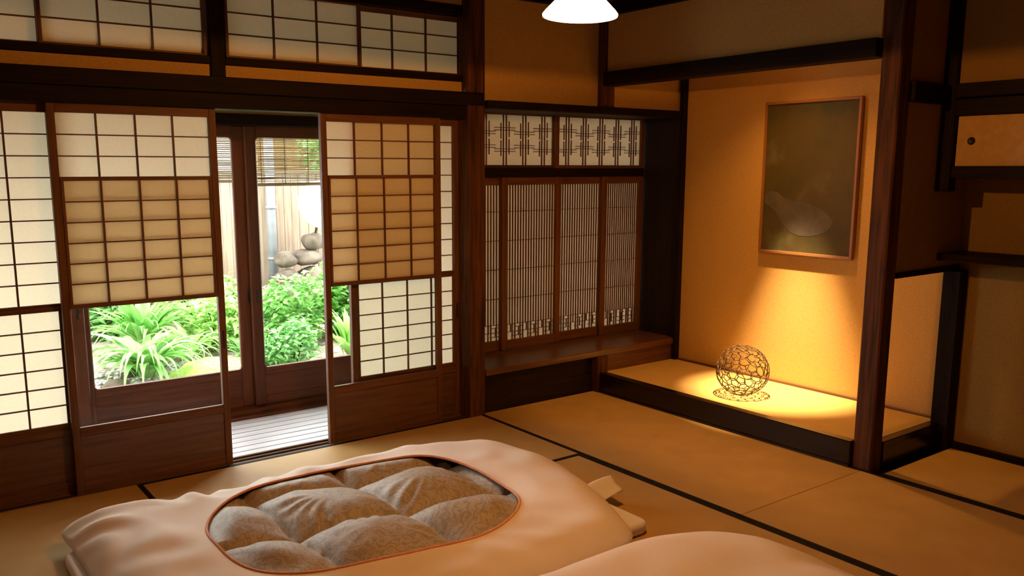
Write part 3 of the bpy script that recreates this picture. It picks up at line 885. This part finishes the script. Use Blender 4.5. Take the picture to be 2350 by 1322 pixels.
clump('strap_leaf_plant', 'small pale strap leaved clump between moss mound and bushes', 2.30, 3.36, 50, .40, .022, LEAFY, 15, .0, (45, 85), (90, 150))
clump('broad_leaf_plant', 'broad leaved plant behind the narrow glass strip of the right screen', 3.58, 2.75, 44, .46, .038, LEAFY, 9, .02, (55, 88), (30, 90))
clump('broad_leaf_plant', 'broad leaved plant left of the wide veranda door stile', 2.72, 3.02, 36, .32, .028, LEAFD, 12, .0, (50, 85), (40, 100))

# leafy bushes: foliage of countless small leaves
def bush(name, label, c, s, n, lw, mat, seed, base=None):
    rr = random.Random(seed)
    zb = gz(c[0], c[1]) if base is None else base
    t = thing(name, label, 'bush' if name != 'garden_tree' else 'tree', (c[0], c[1], zb))
    bm = bmesh.new()
    for k in range(n):
        while True:
            p = Vector((rr.uniform(-1, 1), rr.uniform(-1, 1), rr.uniform(-1, 1)))
            if .25 < p.length < 1: break
        p = Vector((p.x * s[0], p.y * s[1], p.z * s[2])); p += Vector(c)
        p += Vector((nz(p.x, p.z, 3, 1), nz(p.y, p.z, 3, 2), nz(p.x, p.y, 3, 3))) * .12
        if p.z < zb + .01: p.z = zb + rr.uniform(.01, .12)
        M = Matrix.Translation(p) @ Euler((rr.uniform(-.7, .7), rr.uniform(-.7, .7), rr.uniform(0, 6.3))).to_matrix().to_4x4()
        L = lw * rr.uniform(.7, 1.3); W = L * .30
        q = [M @ Vector(v) for v in ((0, 0, 0), (L * .35, W, .08 * L), (L, 0, -.12 * L), (L * .35, -W, .08 * L), (L * .45, 0, 0))]
        vs = [bm.verts.new(v) for v in q]
        bm.faces.new((vs[0], vs[4], vs[1])); bm.faces.new((vs[1], vs[4], vs[2])); bm.faces.new((vs[0], vs[3], vs[4])); bm.faces.new((vs[4], vs[3], vs[2]))
    meshobj('foliage', bm, mat, t, False, None, 'stuff')
    for k in range(7):
        a = k * 2.4; bm = bmesh.new()
        e = Vector((c[0] + s[0] * .6 * math.cos(a), c[1] + s[1] * .6 * math.sin(a), c[2] + s[2] * .4))
        b0 = Vector((c[0] + .04 * math.cos(a), c[1] + .04 * math.sin(a), zb - .02))
        tube(bm, [b0, b0.lerp(e, .5) + Vector((0, 0, .05)), e], [.008, .006, .003], 5)
        meshobj('stem', bm, STRING, t)
    return t
bush('leafy_bush', 'pale yellow green bush behind the moss mound', (2.66, 3.62, .08), (.30, .26, .30), 1100, .085, LEAFY, 21)
bush('leafy_bush', 'large mid green bush in front of the pale fence', (3.27, 3.42, .10), (.36, .28, .36), 1800, .075, LEAF, 22)
bush('leafy_bush', 'small leaved dark green bush at the veranda sill', (2.98, 2.74, -.02), (.26, .22, .22), 1300, .06, LEAFD, 23)
bush('leafy_bush', 'tall bush right of the doorway under the pale dish', (3.86, 3.52, .24), (.30, .26, .42), 1500, .085, LEAF, 24)
bush('leafy_bush', 'pale bush behind the back strap leaved clump', (2.75, 4.32, .12), (.46, .28, .38), 1500, .085, LEAFY, 25)
bush('leafy_bush', 'dark bush at the left end of the fence behind the strap leaved clumps', (1.98, 4.50, .12), (.46, .26, .38), 1300, .09, LEAFD, 26)
bush('leafy_bush', 'pale bush at the right end of the fence', (4.60, 3.55, .12), (.36, .30, .42), 1000, .09, LEAFY, 27)
bush('garden_tree', 'green tree showing through the blind beyond the fence', (4.95, 5.35, 1.75), (.62, .4, .62), 2600, .10, LEAF, 28, -.1)

# fence
t = thing('garden_fence', 'pale fence of upright boards behind the garden', 'fence', (3.0, 4.8, -.15))
k = 0; x = .2
rf = random.Random(4)
while x < 6.2:
    wd = rf.uniform(.085, .115)
    dy = rf.uniform(-.006, .006)
    box('fence_board', (x + .003, x + wd - .003, 4.8 + dy, 4.818 + dy, -.2, 1.42), FENCEW, t, .003)
    x += wd
for z in (.25, 1.30): box('fence_rail', (.2, 6.2, 4.826, 4.87, z, z + .07), FENCEW, t)
box('fence_cap', (.2, 6.2, 4.77, 4.88, 1.425, 1.455), FENCEW, t)
# low board edging with cap in front of it
t = thing('low_board_fence', 'low board fence with a grey cap behind the bushes', 'fence', (3.9, 4.05, -.12))
x = 3.35
while x < 5.0:
    wd = rf.uniform(.07, .09)
    box('fence_board', (x + .003, x + wd - .003, 4.05, 4.065, -.2, .27), FENCEW, t, .003); x += wd
box('fence_cap', (3.33, 5.02, 4.02, 4.10, .272, .30), TILE, t)
# downpipe
t = thing('downpipe', 'grey upright downpipe fixed in front of the pale fence', 'pipe', (3.66, 4.72, -.15))
bm = bmesh.new(); tube(bm, [(3.66, 4.72, -.2), (3.66, 4.72, 2.2)], .05, 16); meshobj('pipe', bm, GREYM, t)
for z in (.5, 1.05): 
    bm = bmesh.new(); tube(bm, [(3.66, 4.72, z), (3.66, 4.72, z + .03)], .058, 16); meshobj('pipe_collar', bm, GREYM, t)
    box('pipe_bracket', (3.65, 3.67, 4.76, 4.8, z + .005, z + .025), GREYM, t, 0)
# neighbouring wall beyond the fence
t = thing('neighbouring_house', 'ochre boarded house wall with grey roof edge beyond the fence', 'building', (4.2, 6.2, -.2))
x = 3.95
while x < 7.2:
    box('wall_board', (x + .002, x + .178, 6.2, 6.23, -.2, 2.05), OUTW, t, .003); x += .18
box('roof_edge', (3.6, 7.4, 5.9, 6.6, 2.05, 2.2), TILE, t, .01)
box('grey_gable', (3.3, 3.93, 6.2, 6.26, -.2, 2.0), TILE, t, .004)

# rocks and the pale dish
rk = [(3.639, 4.410, -0.062, 0.211, 0.169, 0.180, 'largest boulder at the foot of the rock pile'), (3.988, 4.440, -0.041, 0.211, 0.180, 0.190, 'broad boulder at the right foot of the rock pile'),
      (3.713, 4.440, 0.276, 0.180, 0.148, 0.137, 'grey boulder in the middle of the rock pile'), (4.009, 4.460, 0.297, 0.180, 0.148, 0.137, 'brown boulder beside the middle of the rock pile'),
      (3.692, 4.460, 0.524, 0.127, 0.116, 0.090, 'rounded stone near the top left of the rock pile'), (3.946, 4.460, 0.534, 0.158, 0.127, 0.095, 'flat stone near the top right of the rock pile'),
      (4.010, 4.460, 0.700, 0.127, 0.116, 0.095, 'topmost stone of the rock pile under the pale dish')]
for k, (x, y, z, a, b, c, lab) in enumerate(rk):
    bm = bmesh.new(); rock_bm(bm, (x, y, z), (a, b, c), 40 + k * 2.3, 3)
    o = meshobj('boulder', bm, STONE, None, True, (x, y, z)); prop(o, lab, 'rock', 'boulders of the rock pile')
t = thing('pale_dish', 'large pale round dish tilted on top of the rock pile', 'dish', (4.13, 4.44, .82))
bm = bmesh.new()
lathe(bm, [(.001, .07), (.08, .065), (.16, .042), (.21, .012), (.222, 0), (.22, -.008), (.205, 0), (.15, .03), (.07, .052), (.001, .056)], (0, 0), 40)
bmesh.ops.transform(bm, matrix=Matrix.Translation((4.07, 4.30, 1.10)) @ Matrix.Scale(1.22, 4) @ Matrix.Rotation(R(-18), 4, 'Y') @ Matrix.Rotation(R(68), 4, 'X'), verts=bm.verts[:])
meshobj('dish', bm, DISC, t)
bm = bmesh.new(); tube(bm, [(4.02, 4.44, .72), (4.07, 4.36, 1.08)], .012, 8); meshobj('peg', bm, STRING, t)

# bamboo blind under the eaves
def sudare(label, x0, x1, z0, z1, y, seed):
    rr = random.Random(seed)
    t = thing('bamboo_blind', label, 'blind', ((x0 + x1) / 2, y, z1), 'bamboo blinds under the eaves')
    n = int((z1 - z0) / .0125)
    for k in range(n):
        z = z0 + .012 + k * .0125 + rr.uniform(-.002, .002)
        tl = rr.uniform(-.0025, .0025)
        bm = bmesh.new(); r = rr.uniform(.0028, .0046)
        pts = [(x0 + (x1 - x0) * i / 5 + (rr.uniform(-.015, .015) if i in (0, 5) else 0), y + rr.uniform(-.002, .002), z + tl * (i - 2.5) * .6 + rr.uniform(-.0015, .0015)) for i in range(6)]
        tube(bm, pts, r, 4)
        meshobj('slat', bm, BAMBOO[0], t, True, ((x0 + x1) / 2, y, z))
    bm = bmesh.new(); tube(bm, [(x0 - .01, y, z0), (x1 + .01, y, z0)], .010, 8); meshobj('bottom_pole', bm, BAMBOO[0], t)
    bm = bmesh.new(); tube(bm, [(x0 - .01, y, z1), (x1 + .01, y, z1)], .012, 8); meshobj('top_pole', bm, BAMBOO[0], t)
    m = int((x1 - x0) / .15)
    for k in range(m + 1):
        xx = x0 + .03 + (x1 - x0 - .06) * k / m
        bm = bmesh.new(); tube(bm, [(xx, y - .006, z0 - .006), (xx, y - .006, z1 + .55)], .0022, 5); meshobj('cord', bm, STRING, t)
sudare('bamboo blind hanging outside the right part of the doorway', 2.21, 3.10, 1.375, 1.86, 1.35, 1)
sudare('bamboo blind hanging outside the narrow left pane of the doorway', 1.10, 2.10, 1.40, 1.86, 1.35, 2)
sudare('unseen bamboo blind added to dim the far left paper screens', -.90, 1.04, 1.40, 1.86, 1.35, 3)  # unseen blind, added to cut the daylight on the upper screen paper
